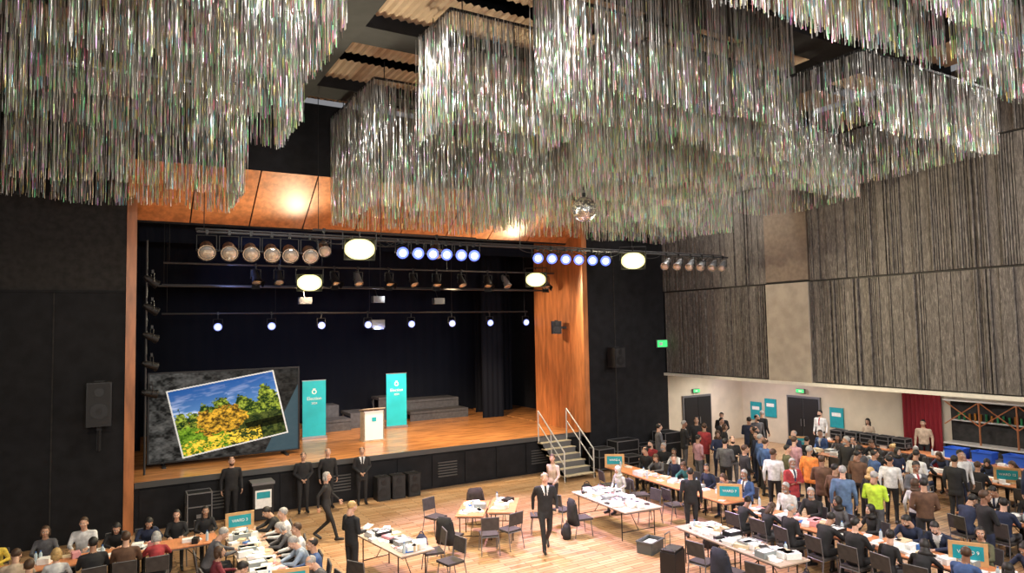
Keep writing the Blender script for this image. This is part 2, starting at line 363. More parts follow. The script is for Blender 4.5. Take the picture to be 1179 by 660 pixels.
def bar(m,x0,x1,y,z,double=True):
    m.cyl((x0,y,z),(x1,y,z),.03,mi=2,n=8)
    if double:
        m.cyl((x0,y+.25,z+.10),(x1,y+.25,z+.10),.022,mi=2,n=8)
        n=int((x1-x0)/1.2)
        for i in range(n+1):
            a=x0+(x1-x0)*i/n; m.cyl((a,y,z),(a,y+.25,z+.10),.014,mi=2,n=5)
        for i in range(22):
            a=x0+random.uniform(.3,x1-x0-1.2); L=random.uniform(.5,1.1); pr=None
            for k in range(7):
                t=k/6; pt=(a+L*t,y-.02,z-.16*4*t*(1-t)*random.uniform(.9,1.1))
                if pr: m.cyl(pr,pt,.011,mi=0,n=5,caps=False)
                pr=pt
    n=max(2,int((x1-x0)/3.5)+1)
    for i in range(n):
        x=x0+.15+(x1-x0-.3)*i/(n-1); m.cyl((x,y,z),(x,y,10.39 if y>22 else 11.64),.010,mi=0,n=5)
MM=[BLACKM,GREY,mat('bar_metal',(.05,.05,.055),.5,metal=.4),L_GLASS,L_FLOOD,L_BLUE,L_CORE,L_WHT,L_BCORE]
Z1=7.62
m=MB(); bar(m,1.65,18.9,17,Z1,True)
x17=lambda px:17*math.tan(math.radians(30.4)+math.atan((px-589.5)/786))
for px in(237,263,288,312,333,356): fixture(m,(x17(px),17,Z1-.42),(x17(px)-.8,6,1.5),.19,.40,3,Z1,mbody=0)
for px in(463,481,498,514,531,546): fixture(m,(x17(px),17,Z1-.28),(4,4,3.5),.155,.3,5,Z1,core=8,cs=.62)
for px in(620,636,652,667,683,698): fixture(m,(x17(px),17,Z1-.28),(4,4,3.5),.155,.3,5,Z1,core=8,cs=.62)
for px in(768,782,796,809,822,833): fixture(m,(x17(px),17,Z1-.32),(x17(px)-7,13.5,3),.13,.46,3,Z1,mbody=1)
m.obj('lighting_truss',MM)
def flood(pos,target,zbar,nm='flood_light',e=1900):
    q=MB(); p=V(pos); d=(V(target)-p).normalized(); s=d.cross(V((0,0,1))).normalized(); up=s.cross(d).normalized(); w,h,t=.40,.28,.22
    def P(a,b,c): return p+s*a+up*b+d*c
    fr=[P(-w,-h,0),P(w,-h,0),P(w,h,0),P(-w,h,0)]; bk=[P(-w*.6,-h*.5,-t),P(w*.6,-h*.5,-t),P(w*.6,h*.5,-t),P(-w*.6,h*.5,-t)]
    q.add(fr+bk,[(0,1,5,4),(1,2,6,5),(2,3,7,6),(3,0,4,7),(4,5,6,7)],0)
    RM=Matrix((s,up,d)).transposed()
    q.ell(P(0,0,-.04),(w*.98,h*.98,.08),4,R=RM,nu=24,nv=8)
    q.ell(P(0,0,.03),(w*.74,h*.74,.05),6,R=RM,nu=20,nv=8)
    for sg in(-1,1): q.cyl(P(sg*w*1.06,0,-.05),P(sg*w*1.06,0,-.05)+V((0,0,.45)),.015,n=6)
    a=P(-w*1.06,0,-.05)+V((0,0,.45)); b=P(w*1.06,0,-.05)+V((0,0,.45)); q.cyl(a,b,.015,n=6); c=(a+b)/2; q.cyl(c,(c.x,c.y,zbar+.05),.02,n=6)
    q.obj(nm,MM)
    ld=bpy.data.lights.new('flood_beam','SPOT'); ld.energy=e; ld.color=(1,.88,.60); ld.spot_size=math.radians(178); ld.spot_blend=.25; ld.shadow_soft_size=.15
    lo=bpy.data.objects.new('flood_beam',ld); COL.objects.link(lo); lo.location=p+d*.3; lo.rotation_euler=d.to_track_quat('-Z','Y').to_euler()
flood((x17(413),16.9,7.35),(4,6,4.5),Z1,e=1700); flood((x17(728),16.9,7.35),(9,7,4.5),Z1,e=1800)
flood((5.5,22.3,6.85),(3.5,12,4.5),7.45,e=1000); flood((14.1,22.2,7.1),(9,12,4.5),7.45,e=1000)
m=MB(); bar(m,1.3,15.2,22.6,7.4,False); bar(m,1.2,15.2,23.2,6.75,False)
for i,x in enumerate([3.9,4.6,6.4,7.2,8.3,9.2,10.1,11.1,12.2,13.0,14.8]):
    fixture(m,(x,22.6,7.0),(x-1+random.random()*2,19,2),.14,.42,3,7.4,mbody=random.choice([0,0,1]),barn=(i%2==0))
for z in(3.6,4.4,5.2,6.0,6.8): fixture(m,(1.0,22.2,z),(8,24,2),.12,.32,3,z+.3)
m.cyl((.85,22.2,1.32),(.85,22.2,8),.03,mi=2)
for x,z in((5.5,6.3),(8.0,6.35),(10.3,6.3)): m.box((x,22.9,z),(.4,.25,.22),1); m.cyl((x,22.9,z),(x,23.2,6.75),.015,n=6)
m.obj('stage_lantern_bar',MM)
m=MB(); bar(m,1.4,15.4,25,5.95,False); m.cyl((1.4,25,6.9),(15.4,25,6.9),.03,mi=2)
for i in range(8):
    x=3.1+i*(12.2/7); fixture(m,(x,25,5.5),(x-2,8,3.5),.13,.22,7,5.95,core=8,cs=.65)
m.box((8.7,24.98,5.42),(.42,.3,.2),3); m.box((8.7,25.05,5.52),(.5,.4,.3),1)
m.obj('stage_led_bar',MM)
m=MB(); bar(m,4.6,9.5,18.3,8.0,False)
fixture(m,(4.9,18.3,7.5),(4,10,2),.16,.4,3,8.0); fixture(m,(8.2,18.3,7.55),(7,10,2),.16,.4,3,8.0)
m.obj('lantern_bar',MM)
m=MB(); fixture(m,(2.9,19.4,9.1),(3,10,5),.12,.3,3,9.5); m.cyl((2.9,19.4,9.5),(2.9,19.4,11.64),.01,n=5); m.obj('pendant_spotlight',MM)
# ------------------------------------------------------------ screen
def vnoise(u,v,s,seed):
    r=np.random.default_rng(seed); G=r.random((64,64)); x=u*s; y=v*s; i=np.floor(x).astype(int); j=np.floor(y).astype(int); fx=x-i; fy=y-j; fx=fx*fx*(3-2*fx); fy=fy*fy*(3-2*fy); i%=63; j%=63
    return (G[j,i]*(1-fx)+G[j,i+1]*fx)*(1-fy)+(G[j+1,i]*(1-fx)+G[j+1,i+1]*fx)*fy
def fn(u,v,s,seed): return vnoise(u,v,s,seed)*.40+vnoise(u,v,s*2.3,seed+50)*.33+vnoise(u,v,s*5,seed+90)*.27
NX,NY=300,184
uu,vv=np.meshgrid((np.arange(NX)+.5)/NX,(np.arange(NY)+.5)/NY)
n1=fn(uu,vv,16,1)
bg=(.008+.16*np.clip(n1-.30,0,1)*np.clip(1.1-uu*.9,0.15,1))[...,None]*np.array([1,1.05,1.05])
bg=np.where((uu+vv*.3>1.06)[...,None],np.array([.03,.06,.08])+bg*.25,bg)
A=np.array([.10,.20]);B=np.array([.82,.01]);D=np.array([.21,.985])
e1=B-A;e2=D-A; det=e1[0]*e2[1]-e1[1]*e2[0]
s=((uu-A[0])*e2[1]-(vv-A[1])*e2[0])/det; t=(-(uu-A[0])*e1[1]+(vv-A[1])*e1[0])/det
ins=(s>0)&(s<1)&(t>0)&(t<1); brd=ins&((s<.014)|(s>.986)|(t<.02)|(t>.98))
sky=np.array([.015,.08,.30])*(1-t[...,None]*.2)+(t[...,None]**1.3)*np.array([.20,.38,.50])
cl=fn(s+2,t*2.5+2,5,5); sky=sky+np.clip(cl-.50,0,1)[...,None]*1.2*np.clip(t*3,0,1)[...,None]
pic=sky
zig=lambda x,k,a: a*np.abs(((x*k)%1)-.5)*2
tree=.32+zig(s,9,.06)+zig(s+.03,5,.10)-.20*np.exp(-((s-.88)/.10)**2)-.14*np.exp(-((s-.42)/.10)**2)-.1*np.exp(-((s-.62)/.06)**2)+.22*(fn(s+1,t+1,18,6)-.5)
gn=fn(s+1,t+1,30,7)
gr=np.array([.010,.030,.008])+np.clip(gn-.42,0,1)[...,None]*np.array([.75,.95,.10])*1.1
pic=np.where((t>tree)[...,None],gr,pic)
g2=fn(s+1,t+1,28,8)
gm=np.clip((g2-.35)*2,0,1)
pic=np.where(((t+.1*(g2-.5)>.60)&(s<.45))[...,None],np.array([.02,.07,.005])+gm[...,None]*np.array([.22,.38,.03]),pic)
pic=np.where(((t+.1*(g2-.5)>.60)&(s>=.45))[...,None],np.array([.008,.018,.006])+gm[...,None]*np.array([.08,.10,.02]),pic)
r3=fn(s+1,t+1,11,9); rock=((s-.40)/.25)**2+((t-.58)/.20)**2+2.0*(r3-.5)
r4=fn(s+1,t+1,26,10); rm=np.clip((r4-.36)*3,0,1)
pic=np.where((rock<1)[...,None],np.array([.06,.035,.008])+rm[...,None]*np.array([.60,.36,.03]),pic)
lwn=fn(s+1,t+1,30,11); lw=((t>.78)&(lwn>.51)&(s<.75)); pic=np.where(lw[...,None],np.array([.70,.52,.05])*np.clip(lwn*1.6,0,1.2)[...,None],pic)
shd=(t>.70)&(t<.82)&(s>.5+.3*fn(s,t+1,6,3)); pic=np.where(shd[...,None],pic*.15,pic)
img=np.where(ins[...,None],pic,bg); img=np.where(brd[...,None],np.array([.55,.56,.55]),img); img=np.clip(img,0,1)
sx0,sx1,sz0,sz1,sy=1.0,5.35,1.45,4.08,23.3
gx=np.linspace(sx0,sx1,NX+1); gz=np.linspace(sz1,sz0,NY+1)
VX,VZ=np.meshgrid(gx,gz); VV=np.stack([VX,np.full_like(VX,sy-.03),VZ],-1).reshape(-1,3)
jj,ii=np.meshgrid(np.arange(NY),np.arange(NX),indexing='ij'); b0=jj*(NX+1)+ii
FF=np.stack([b0,b0+NX+1,b0+NX+2,b0+1],-1).reshape(-1,4)
me=bpy.data.meshes.new('screen_picture'); me.from_pydata(VV.tolist(),[],FF.tolist())
at=me.attributes.new('Col','FLOAT_COLOR','FACE'); at.data.foreach_set('color',np.concatenate([img.reshape(-1,3),np.ones((NX*NY,1))],1).reshape(-1).astype(np.float32))
SM=attr_mat('screen_image',.8,0,.70); SM.node_tree.nodes['Principled BSDF'].inputs['Specular IOR Level'].default_value=.1
me.materials.append(SM)
m=MB(); m.bx(sx0-.05,sx1+.05,sy,sy+.06,sz0-.05,sz1+.05)
for a,b,c,d in((sx0-.05,sx1+.05,sz1,sz1+.04),(sx0-.05,sx1+.05,sz0-.04,sz0),(sx0-.05,sx0,sz0,sz1),(sx1,sx1+.05,sz0,sz1)): m.bx(a,b,sy-.06,sy,c,d)
for x in(sx0+.4,sx1-.4): m.cyl((x,sy+.05,1.3),(x,sy+.05,sz0+.3),.03); m.bx(x-.05,x+.05,sy-.35,sy+.45,1.3,1.35)
scr=m.obj('projection_screen',[BLACKM]); p=bpy.data.objects.new('picture',me); COL.objects.link(p); p.parent=scr
# ------------------------------------------------------------ banners, lectern
def text(body,loc,size,mt,rot=(math.pi/2,0,0),parent=None,name='lettering'):
    c=bpy.data.curves.new(name,'FONT'); c.body=body; c.size=size; c.align_x='CENTER'; c.extrude=.004; c.materials.append(mt)
    o=bpy.data.objects.new(name,c); COL.objects.link(o); o.location=loc; o.rotation_euler=rot
    if parent: o.parent=parent
    return o
TEALB=mat('teal_banner_print',(.01,.46,.55),.5,noise=.1,nscale=1.5)
for x,y,w,h in((6.55,25.9,.86,2.15),(10.05,26.6,.86,2.2)):
    m=MB(); m.bx(-w/2,w/2,-.01,.01,.08,h,0); m.box((0,0,.05),(w+.05,.16,.09),1); m.box((0,0,h),(w+.02,.03,.03),1); m.cyl((0,.05,.05),(0,.05,h),.012,mi=1)
    m.cyl((0,-.012,h-.42),(0,-.016,h-.42),.09,mi=2,n=20)
    m.ell((0,-.016,h-.42),(.055,.004,.055),0); m.bx(-.05,.05,-.02,-.012,h-.33,h-.30,2)
    o=m.obj('pull_up_banner',[TEALB,STEEL,WHITE],loc=(x,y,1.3)); text('Election',(0,-.02,h-.72),.17,WHITE,parent=o); text('2024',(0,-.02,h-.88),.11,WHITE,parent=o)
m=MB(); m.bx(-.36,.36,-.02,.02,.05,1.08,0); m.bx(-.4,.4,-.05,.45,0,.05,1); m.bx(-.38,-.34,-.02,.4,.05,1.05,1); m.bx(.34,.38,-.02,.4,.05,1.05,1); m.box((0,.18,1.12),(.82,.5,.04),1,rot=(-.18,0,0)); m.cyl((.1,.3,1.12),(.05,.38,1.38),.008,mi=2)
m.bx(-.08,.08,-.03,-.02,.7,.85,3)
m.obj('lectern',[mat('lectern_white',(.95,.95,.95),.5),mat('lectern_wood',(.42,.35,.26),.5,noise=.2),BLACKM,TEALB],loc=(8.2,24.0,1.3))
GR=mat('riser_grey',(.075,.075,.085),.7,noise=.2)
for x0,x1,y0,y1,hh in((7.2,8.35,27.2,28.3,.45),(8.45,9.3,27.6,29,.6),(11.2,14.0,28.0,28.9,.4),(11.4,14.0,29.0,30.2,.8),(10.2,11.3,29.2,30.2,1.0),(6.9,8.2,28.4,29.4,.9)):
    m=MB(); m.bx(x0,x1,y0,y1,1.3+hh-.12,1.3+hh,0)
    for a in(x0+.08,x1-.08):
        for b in(y0+.08,y1-.08): m.cyl((a,b,1.3),(a,b,1.3+hh-.1),.03,mi=1)
    m.bx(x0,x1,y0,y0+.03,1.3,1.3+hh-.1,0); m.obj('stage_riser',[GR,STEEL])
m=MB()
for i in range(6):
    z=1.3-(i+1)*.186; m.bx(13.35,14.65,20.86-i*.28,21.15-i*.28,z-.03,z,0); m.bx(13.4,14.6,21.12-i*.28-.0,21.14-i*.28,max(0,z-.0),z+.17,1)
for x in(13.38,14.62):
    m.add([(x,21.14,1.2),(x,21.14,1.0),(x,19.4,0.0),(x,19.4,.16)],[(0,1,2,3),(3,2,1,0)],1)
    pts=[(x,21.12,1.1),(x,21.12,2.25),(x,19.5,1.0),(x,19.5,0)]
    for a,b in zip(pts,pts[1:]): m.cyl(a,b,.025,mi=2,n=8)
    m.cyl((x,21.12,1.8),(x,19.5,.55),.02,mi=2,n=8); m.cyl((x,20.3,.5),(x,20.3,1.6),.02,mi=2,n=8)
m.obj('stage_steps',[mat('step_tread',(.46,.40,.28),.6,noise=.2),GREY,mat('white_rail',(.65,.65,.63),.4,metal=.3)])
def speaker_mesh(w,d,h):
    q=MB(); q.bx(-w/2,w/2,-d/2,d/2,0,h,0); q.bx(-w/2+.03,w/2-.03,-d/2-.015,-d/2,.03,h-.03,1)
    q.cyl((0,-d/2-.015,h*.35),(0,-d/2-.03,h*.35),w*.36,n=20,mi=0); q.cyl((0,-d/2-.03,h*.35),(0,-d/2-.032,h*.35),w*.14,n=16,mi=1); q.cyl((0,-d/2-.015,h*.78),(0,-d/2-.03,h*.78),w*.2,n=16,mi=0)
    q.box((0,0,h+.02),(w*.4,.04,.03),1)
    return q
SPG=mat('speaker_grille',(.016,.016,.018),.7)
q=speaker_mesh(.55,.5,1.1); q.bx(-.05,.05,.2,.54,.9,1.0,1); q.bx(-.05,.05,.2,.54,.2,.3,1); q.obj('wall_speaker',[BLACKM,SPG],loc=(-.25,20.45,3.0))
q=speaker_mesh(.5,.45,.75); q.bx(-.05,.05,.2,.50,.4,.5,1); q.obj('wall_speaker',[BLACKM,SPG],loc=(16.55,20.48,3.7))
q=speaker_mesh(.35,.35,.5); q.bx(.1,.4,-.03,.03,.2,.28,1); q.obj('wall_speaker',[BLACKM,SPG],loc=(15.0,22.2,5.0),rz=-.4)
m=MB(); m.bx(-.05,.05,-.02,.02,0,.6); m.cyl((0,-.1,0),(0,-.1,.55),.03,n=8); m.box((0,-.1,.58),(.12,.1,.1)); m.obj('wall_bracket',[BLACKM],loc=(-.25,20.96,2.3))
for x in(7.35,7.85,8.35): speaker_mesh(.42,.4,.72).obj('stage_monitor_speaker',[BLACKM,SPG],loc=(x,20.8,0),rz=random.uniform(-.1,.1))
def flight_case(x,y,w,d,h,nm='flight_case',rz=0,z=0):
    q=MB(); q.bx(-w/2,w/2,-d/2,d/2,.1,h,0)
    for sx in(-1,1):
        for sy_ in(-1,1):
            q.box((sx*w/2,sy_*d/2,(h+.1)/2),(.03,.03,h-.1),1); q.cyl((sx*(w/2-.08),sy_*(d/2-.08),.05),(sx*(w/2-.08)+.03,sy_*(d/2-.08),.05),.05,mi=2,n=10)
    for z_ in(.1,h*.65,h):
        for sy_ in(-1,1): q.box((0,sy_*d/2,z_),(w,.03,.03),1)
        for sx in(-1,1): q.box((sx*w/2,0,z_),(.03,d,.03),1)
    q.box((0,-d/2-.01,h*.4),(.16,.02,.1),1)
    return q.obj(nm,[BLACK,GREY,BLACKM],loc=(x,y,z),rz=rz)
flight_case(2.1,20.6,.6,.5,1.0); flight_case(15.6,20.3,.7,.6,.8); flight_case(16.6,20.3,1.0,.6,1.0); flight_case(17.75,20.4,.9,.6,.7); flight_case(18.8,20.3,.8,.7,1.1); flight_case(16.2,19.4,.6,.5,.6)
q=MB(); q.bx(-.28,.28,-.25,.25,.03,1.0,0); q.box((0,0,1.03),(.62,.56,.07),1); q.bx(-.22,.22,-.262,-.25,.35,.85,2); q.bx(-.18,.18,-.266,-.262,.62,.8,3); q.cyl((-.25,.22,.06),(.25,.22,.06),.06,mi=1); q.obj('ballot_box',[BLACKM,GREY,WHITE,TEAL],loc=(3.75,20.7,0))
q=MB(); q.bx(-.25,.25,-.17,.17,.06,.62,0); q.box((0,0,.64),(.46,.3,.05),0); q.cyl((-.12,.1,.6),(-.12,.1,.95),.01,mi=1,n=6); q.cyl((.12,.1,.6),(.12,.1,.95),.01,mi=1,n=6); q.cyl((-.12,.1,.95),(.12,.1,.95),.015,mi=1,n=6)
for sx in(-1,1): q.cyl((sx*.2,-.1,.04),(sx*.23,-.1,.04),.04,mi=1); q.cyl((sx*.2,.1,.04),(sx*.23,.1,.04),.04,mi=1)
q.obj('wheeled_suitcase',[BLACKM,GREY],loc=(10.1,10.85,0),rz=.4,bevel=.02)
# ------------------------------------------------------------ furniture
CHAIR=MB()
c=CHAIR; c.box((0,.02,.435),(.43,.42,.045),1); c.box((0,-.235,.73),(.41,.035,.30),1,rot=(.12,0,0))
for sx in(-1,1):
    c.cyl((sx*.215,.22,0),(sx*.20,.17,.42),.012,n=6); c.cyl((sx*.215,-.27,0),(sx*.20,-.19,.43),.012,n=6); c.cyl((sx*.20,-.19,.43),(sx*.20,-.255,.88),.012,n=6); c.cyl((sx*.20,-.2,.415),(sx*.20,.19,.415),.012,n=6)
c.cyl((-.2,.19,.41),(.2,.19,.41),.010,n=6); c.cyl((-.2,-.2,.41),(.2,-.2,.41),.010,n=6); c.cyl((-.2,-.255,.875),(.2,-.255,.875),.010,n=6)
CH=c.mesh('stacking_chair',[GREY,mat('chair_fabric',(.045,.038,.036),.8,noise=.2)])
def chair(x,y,deg): return inst('stacking_chair',CH,(x,y,0),math.radians(deg))
TOPO=mat('table_top_wood',(.58,.23,.10),.45,noise=.12,nscale=3,stretch=(1,6,1)); TOPW=mat('table_top_grey',(.46,.36,.28),.5,noise=.08)
def table(x,y,L,W,deg,orange=True,name='trestle_table'):
    q=MB(); q.box((0,0,.735),(W,L,.03),0); q.box((0,0,.70),(W-.1,L-.1,.04),1)
    for e in(-1,1):
        yy=e*(L/2-.25)
        for sx in(-1,1): q.cyl((sx*(W/2-.08),yy,0),(sx*(W/2-.08),yy,.7),.015,mi=2,n=8)
        q.cyl((-(W/2-.08),yy,.2),(W/2-.08,yy,.2),.012,mi=2,n=6); q.cyl((0,yy,.2),(0,yy-e*.45,.69),.010,mi=2,n=6)
    return q.obj(name,[TOPO if orange else TOPW,GREY,BLACKM],loc=(x,y,0),rz=math.radians(deg),bevel=.006)
PM=[WHITE,mat('cream_card',(.62,.50,.32),.7,noise=.1),mat('blue_folder',(.04,.14,.42),.5),mat('grey_tray',(.26,.29,.29),.5),mat('pink_slip',(.65,.30,.32),.7),mat('water_bottle',(.45,.55,.6),.15),BLACKM]
def papers(x,y,L,W,deg,n,tray=0,name='ballot_paper_piles'):
    q=MB()
    for i in range(n):
        h=random.choice([.006,.01,.02,.04,.07,.11]); q.box((random.uniform(-W/2+.14,W/2-.14),random.uniform(-L/2+.17,L/2-.17),h/2),(random.choice([.12,.15,.21]),random.choice([.15,.21,.3]),h),random.choices([0,1,2,4,6],[18,3,.6,1,1.5])[0],rot=(0,0,random.choice([0,1.57])+random.uniform(-.5,.5)))
    for i in range(int(L*.9)):
        cx=random.uniform(-W/2+.06,W/2-.06); cy=random.uniform(-L/2+.1,L/2-.1)
        q.cyl((cx,cy,0),(cx,cy,.16),.032,mi=5,n=10); q.cyl((cx,cy,.16),(cx,cy,.20),.03,.012,mi=5,n=10); q.cyl((cx,cy,.20),(cx,cy,.22),.014,mi=2,n=8)
    for i in range(tray):
        cx=random.uniform(-W/2+.2,W/2-.2); cy=(-.5+(i+.5)/tray)*L*.85; tm=random.choice([3,3,0,3,6])
        q.box((cx,cy,.01),(.34,.24,.02),tm)
        for a,b,w,d in((.17,0,.015,.24),(-.17,0,.015,.24),(0,.12,.34,.015),(0,-.12,.34,.015)): q.box((cx+a,cy+b,.06),(w,d,.12),tm)
        q.box((cx,cy,.06),(.30,.21,.10),0,rot=(0,0,.1))
    return q.obj(name,PM,loc=(x,y,.752),rz=math.radians(deg))
def tp(x,y,L,W,deg,orange,n,tray=0):
    k=max(1,round(L/1.85)); l=L/k; d=math.radians(deg); ax=V((-math.sin(d),math.cos(d)))
    for i in range(k):
        o=ax*((-.5+(i+.5)/k)*L); table(x+o.x,y+o.y,l-.01,W,deg,orange)
    papers(x,y,L,W,deg,n,tray)
tp(-.6,16.8,5.4,.75,90,True,26)
tp(2.6,14.75,5.0,.75,0,False,95,4)
tp(5.3,14.3,2.1,.8,8,False,50,2)
tp(7.95,15.7,1.5,.7,-35,True,16,1); tp(8.75,15.55,1.5,.7,-35,True,14)
tp(11.45,14.4,2.5,1.15,-4,False,100,5)
tp(11.3,10.2,3.0,.8,-4,False,80,4)
tp(14.0,15.1,5.4,.8,-4,True,26,2); tp(13.6,7.5,9.0,.8,0,True,100,6)
tp(21.4,11.6,10.0,.9,0,True,110,6); tp(23.9,12.8,8.4,.8,0,True,34,2); tp(17.6,6.4,5,.8,0,True,44,3)
MDF=mat('mdf_board',(.58,.34,.15),.7,noise=.1)
def sign(x,y,z,deg,txt,w=.62,h=.42,name='table_sign_board'):
    q=MB(); q.box((0,0,h/2),(w,.03,h),0); q.box((0,-.018,h*.55),(w*.78,.006,h*.6),1); q.box((-w/2+.03,.12,.12),(.02,.26,.24),0); q.box((w/2-.03,.12,.12),(.02,.26,.24),0)
    o=q.obj(name,[MDF,TEAL],loc=(x,y,z),rz=math.radians(deg)); text(txt,(0,-.024,h*.5),.09,WHITE,parent=o)
sign(2.6,17.0,.752,0,'WARD 3'); sign(2.75,12.5,.752,-10,'ADMIN'); sign(13.95,17.5,.752,-35,'WARD 6')
sign(13.75,12.6,.752,-45,'WARD 7'); sign(13.7,6.9,.752,-60,'WARD 9'); sign(21.4,16.3,.752,-50,'WARD 10'); sign(21.3,9.6,.752,-60,'WARD 12')
def crate(x,y,z,col,deg=0,name='plastic_crate',w=.56,d=.38,h=.28,fill=True):
    q=MB(); q.box((0,0,.015),(w,d,.03),0)
    for a,b,ww,dd in((w/2,0,.02,d),(-w/2,0,.02,d),(0,d/2,w,.02),(0,-d/2,w,.02)):
        q.box((a,b,h/2),(ww,dd,h),0); q.box((a*1.03,b*1.03,h-.02),(ww+.03,dd+.03,.03),0)
    if fill: q.box((0,0,h*.5),(w*.8,d*.8,h*.5),1)
    q.obj(name,[col,WHITE],loc=(x,y,z),rz=math.radians(deg))
GCR=mat('grey_crate',(.07,.08,.08),.5); BCR=mat('blue_crate',(.02,.09,.50),.45)
crate(10.95,12.5,0,GCR,20)
for k,(x,y) in enumerate([(23.9,12.2),(23.85,11.35),(23.95,10.5),(23.9,9.6),(23.9,8.9)]): crate(x,y,.755,BCR,90+random.uniform(-8,8),h=.34)
for k in range(5): flight_case(23.9,14.0+k*.6,.4,.45,.4,'document_case',z=.755)
m=MB()
m.bx(24.75,25.25,4,13,0,1.05,0); m.bx(24.65,25.28,4,13,1.05,1.1,1)
for y in np.arange(4.2,13,1.1): m.cyl((24.8,y,1.1),(24.8,y,2.5),.03,mi=2); m.cyl((24.8,y,2.5),(24.8,y+1.1,1.7),.02,mi=2,n=6); m.cyl((24.8,y,1.7),(24.8,y+1.1,2.5),.02,mi=2,n=6)
m.bx(24.7,25.25,4,13,2.5,2.56,1); m.bx(25.05,25.25,4,13,1.8,1.84,1); m.bx(25.22,25.28,4,13,1.1,2.5,0)
for y in np.arange(4.2,12.8,.17): m.cyl((25.15,y,1.84),(25.15,y,2.05+random.random()*.06),.035,mi=random.choice([3,4]),n=8)
m.obj('bar_counter',[DKWALL,mat('pale_counter',(.5,.48,.45),.3),mat('copper_pipe',(.6,.25,.12),.35,metal=.8),mat('amber_bottle',(.3,.12,.02),.2),mat('green_bottle',(.03,.2,.08),.2)])
# ------------------------------------------------------------ people
SKN=[(.58,.34,.24),(.48,.28,.19),(.62,.38,.28),(.36,.19,.12),(.26,.13,.08),(.40,.23,.15)]
def joints(pose,fem):
    w=.165 if fem else .19; hw=.095
    J=dict(pel=V((0,0,.93)),nk=V((0,0,1.45)),head=V((0,.025,1.635)),hp=0.0)
    def arms(el,wr,hd,el2=None,wr2=None,hd2=None):
        e2=el2 or el; w2=wr2 or wr; h2=hd2 or hd
        J['elR']=V(el);J['wrR']=V(wr);J['hdR']=V(hd).normalized()
        J['elL']=V((-e2[0],e2[1],e2[2]));J['wrL']=V((-w2[0],w2[1],w2[2]));J['hdL']=V((-h2[0],h2[1],h2[2])).normalized()
    def legs(k,a,k2=None,a2=None,t=None,t2=None):
        k2=k2 or k;a2=a2 or a
        J['knR']=V(k);J['anR']=V(a);J['knL']=V((-k2[0],k2[1],k2[2]));J['anL']=V((-a2[0],a2[1],a2[2]))
        J['toR']=V(t) if t else J['anR']+V((.02,.17,-.045)); J['toL']=V((-t2[0],t2[1],t2[2])) if t2 else J['anL']+V((-.02,.17,-.045))
    legs((.10,.02,.48),(.11,-.02,.085))
    arms((.25,-.04,1.14),(.26,.05,.90),(0,.2,-1))
    if pose=='clasp': arms((.25,-.01,1.15),(.09,.17,1.0),(-.8,.25,-.4))
    if pose=='walk':
        legs((.09,.19,.50),(.09,.30,.10),(.09,.03,.47),(.09,-.30,.19),t=(.1,.46,.075),t2=(.09,-.17,.045))
        arms((.25,-.15,1.18),(.26,-.14,.92),(0,.1,-1),(.25,.08,1.15),(.22,.27,1.0),(-.05,.6,-.8))
    if pose=='paper': arms((.25,.0,1.15),(.13,.26,1.10),(-.35,.9,.15)); J['hp']=-.3; J['paper']=V((0,.38,1.12))
    if pose=='crossed': arms((.26,.06,1.16),(.02,.20,1.15),(-.95,.1,.1),(.26,.06,1.14),(.0,.17,1.12),(-.95,.05,.1))
    if pose=='lean':
        J['nk']=V((0,.30,1.34)); J['head']=V((0,.44,1.47)); J['hp']=-.6; J['pel']=V((0,-.05,.93))
        arms((.26,.36,1.07),(.2,.5,.84),(-.1,.6,-.4))
    if pose.startswith('sit'):
        J['pel']=V((0,-.03,.555)); legs((.12,.40,.53),(.12,.40,.085))
        J['nk']=V((0,.03,1.07)); J['head']=V((0,.08,1.25))
        arms((.25,.14,.80),(.14,.40,.80),(-.2,.9,-.05))
        if pose=='sit_lean':
            J['nk']=V((0,.17,1.03)); J['head']=V((0,.29,1.17)); J['hp']=-.55; arms((.27,.30,.82),(.10,.50,.80),(-.4,.8,-.05))
        if pose=='sit_lap': arms((.24,.03,.80),(.12,.27,.67),(-.5,.7,-.1)); J['hp']=-.1
    up=(J['nk']-J['pel']).normalized(); J['up']=up
    sb=J['nk']-up*.055
    J['shR']=sb+V((w,0,0)); J['shL']=sb-V((w,0,0)); J['hiR']=J['pel']+V((hw,.01,-.03)); J['hiL']=J['pel']+V((-hw,.01,-.03))
    return J
def remesh(q,vox,it=3):
    me=q.mesh('tmp',[]); o=bpy.data.objects.new('tmp',me); COL.objects.link(o)
    r=o.modifiers.new('r','REMESH'); r.mode='VOXEL'; r.voxel_size=vox
    s_=o.modifiers.new('s','SMOOTH'); s_.factor=.5; s_.iterations=it
    dg=bpy.context.evaluated_depsgraph_get(); dg.update(); nm=bpy.data.meshes.new_from_object(o.evaluated_get(dg)); bpy.data.objects.remove(o)
    return nm
def mesh_np(me):
    v=np.empty(len(me.vertices)*3,np.float32); me.vertices.foreach_get('co',v); v=v.reshape(-1,3)
    return v
_bc={}
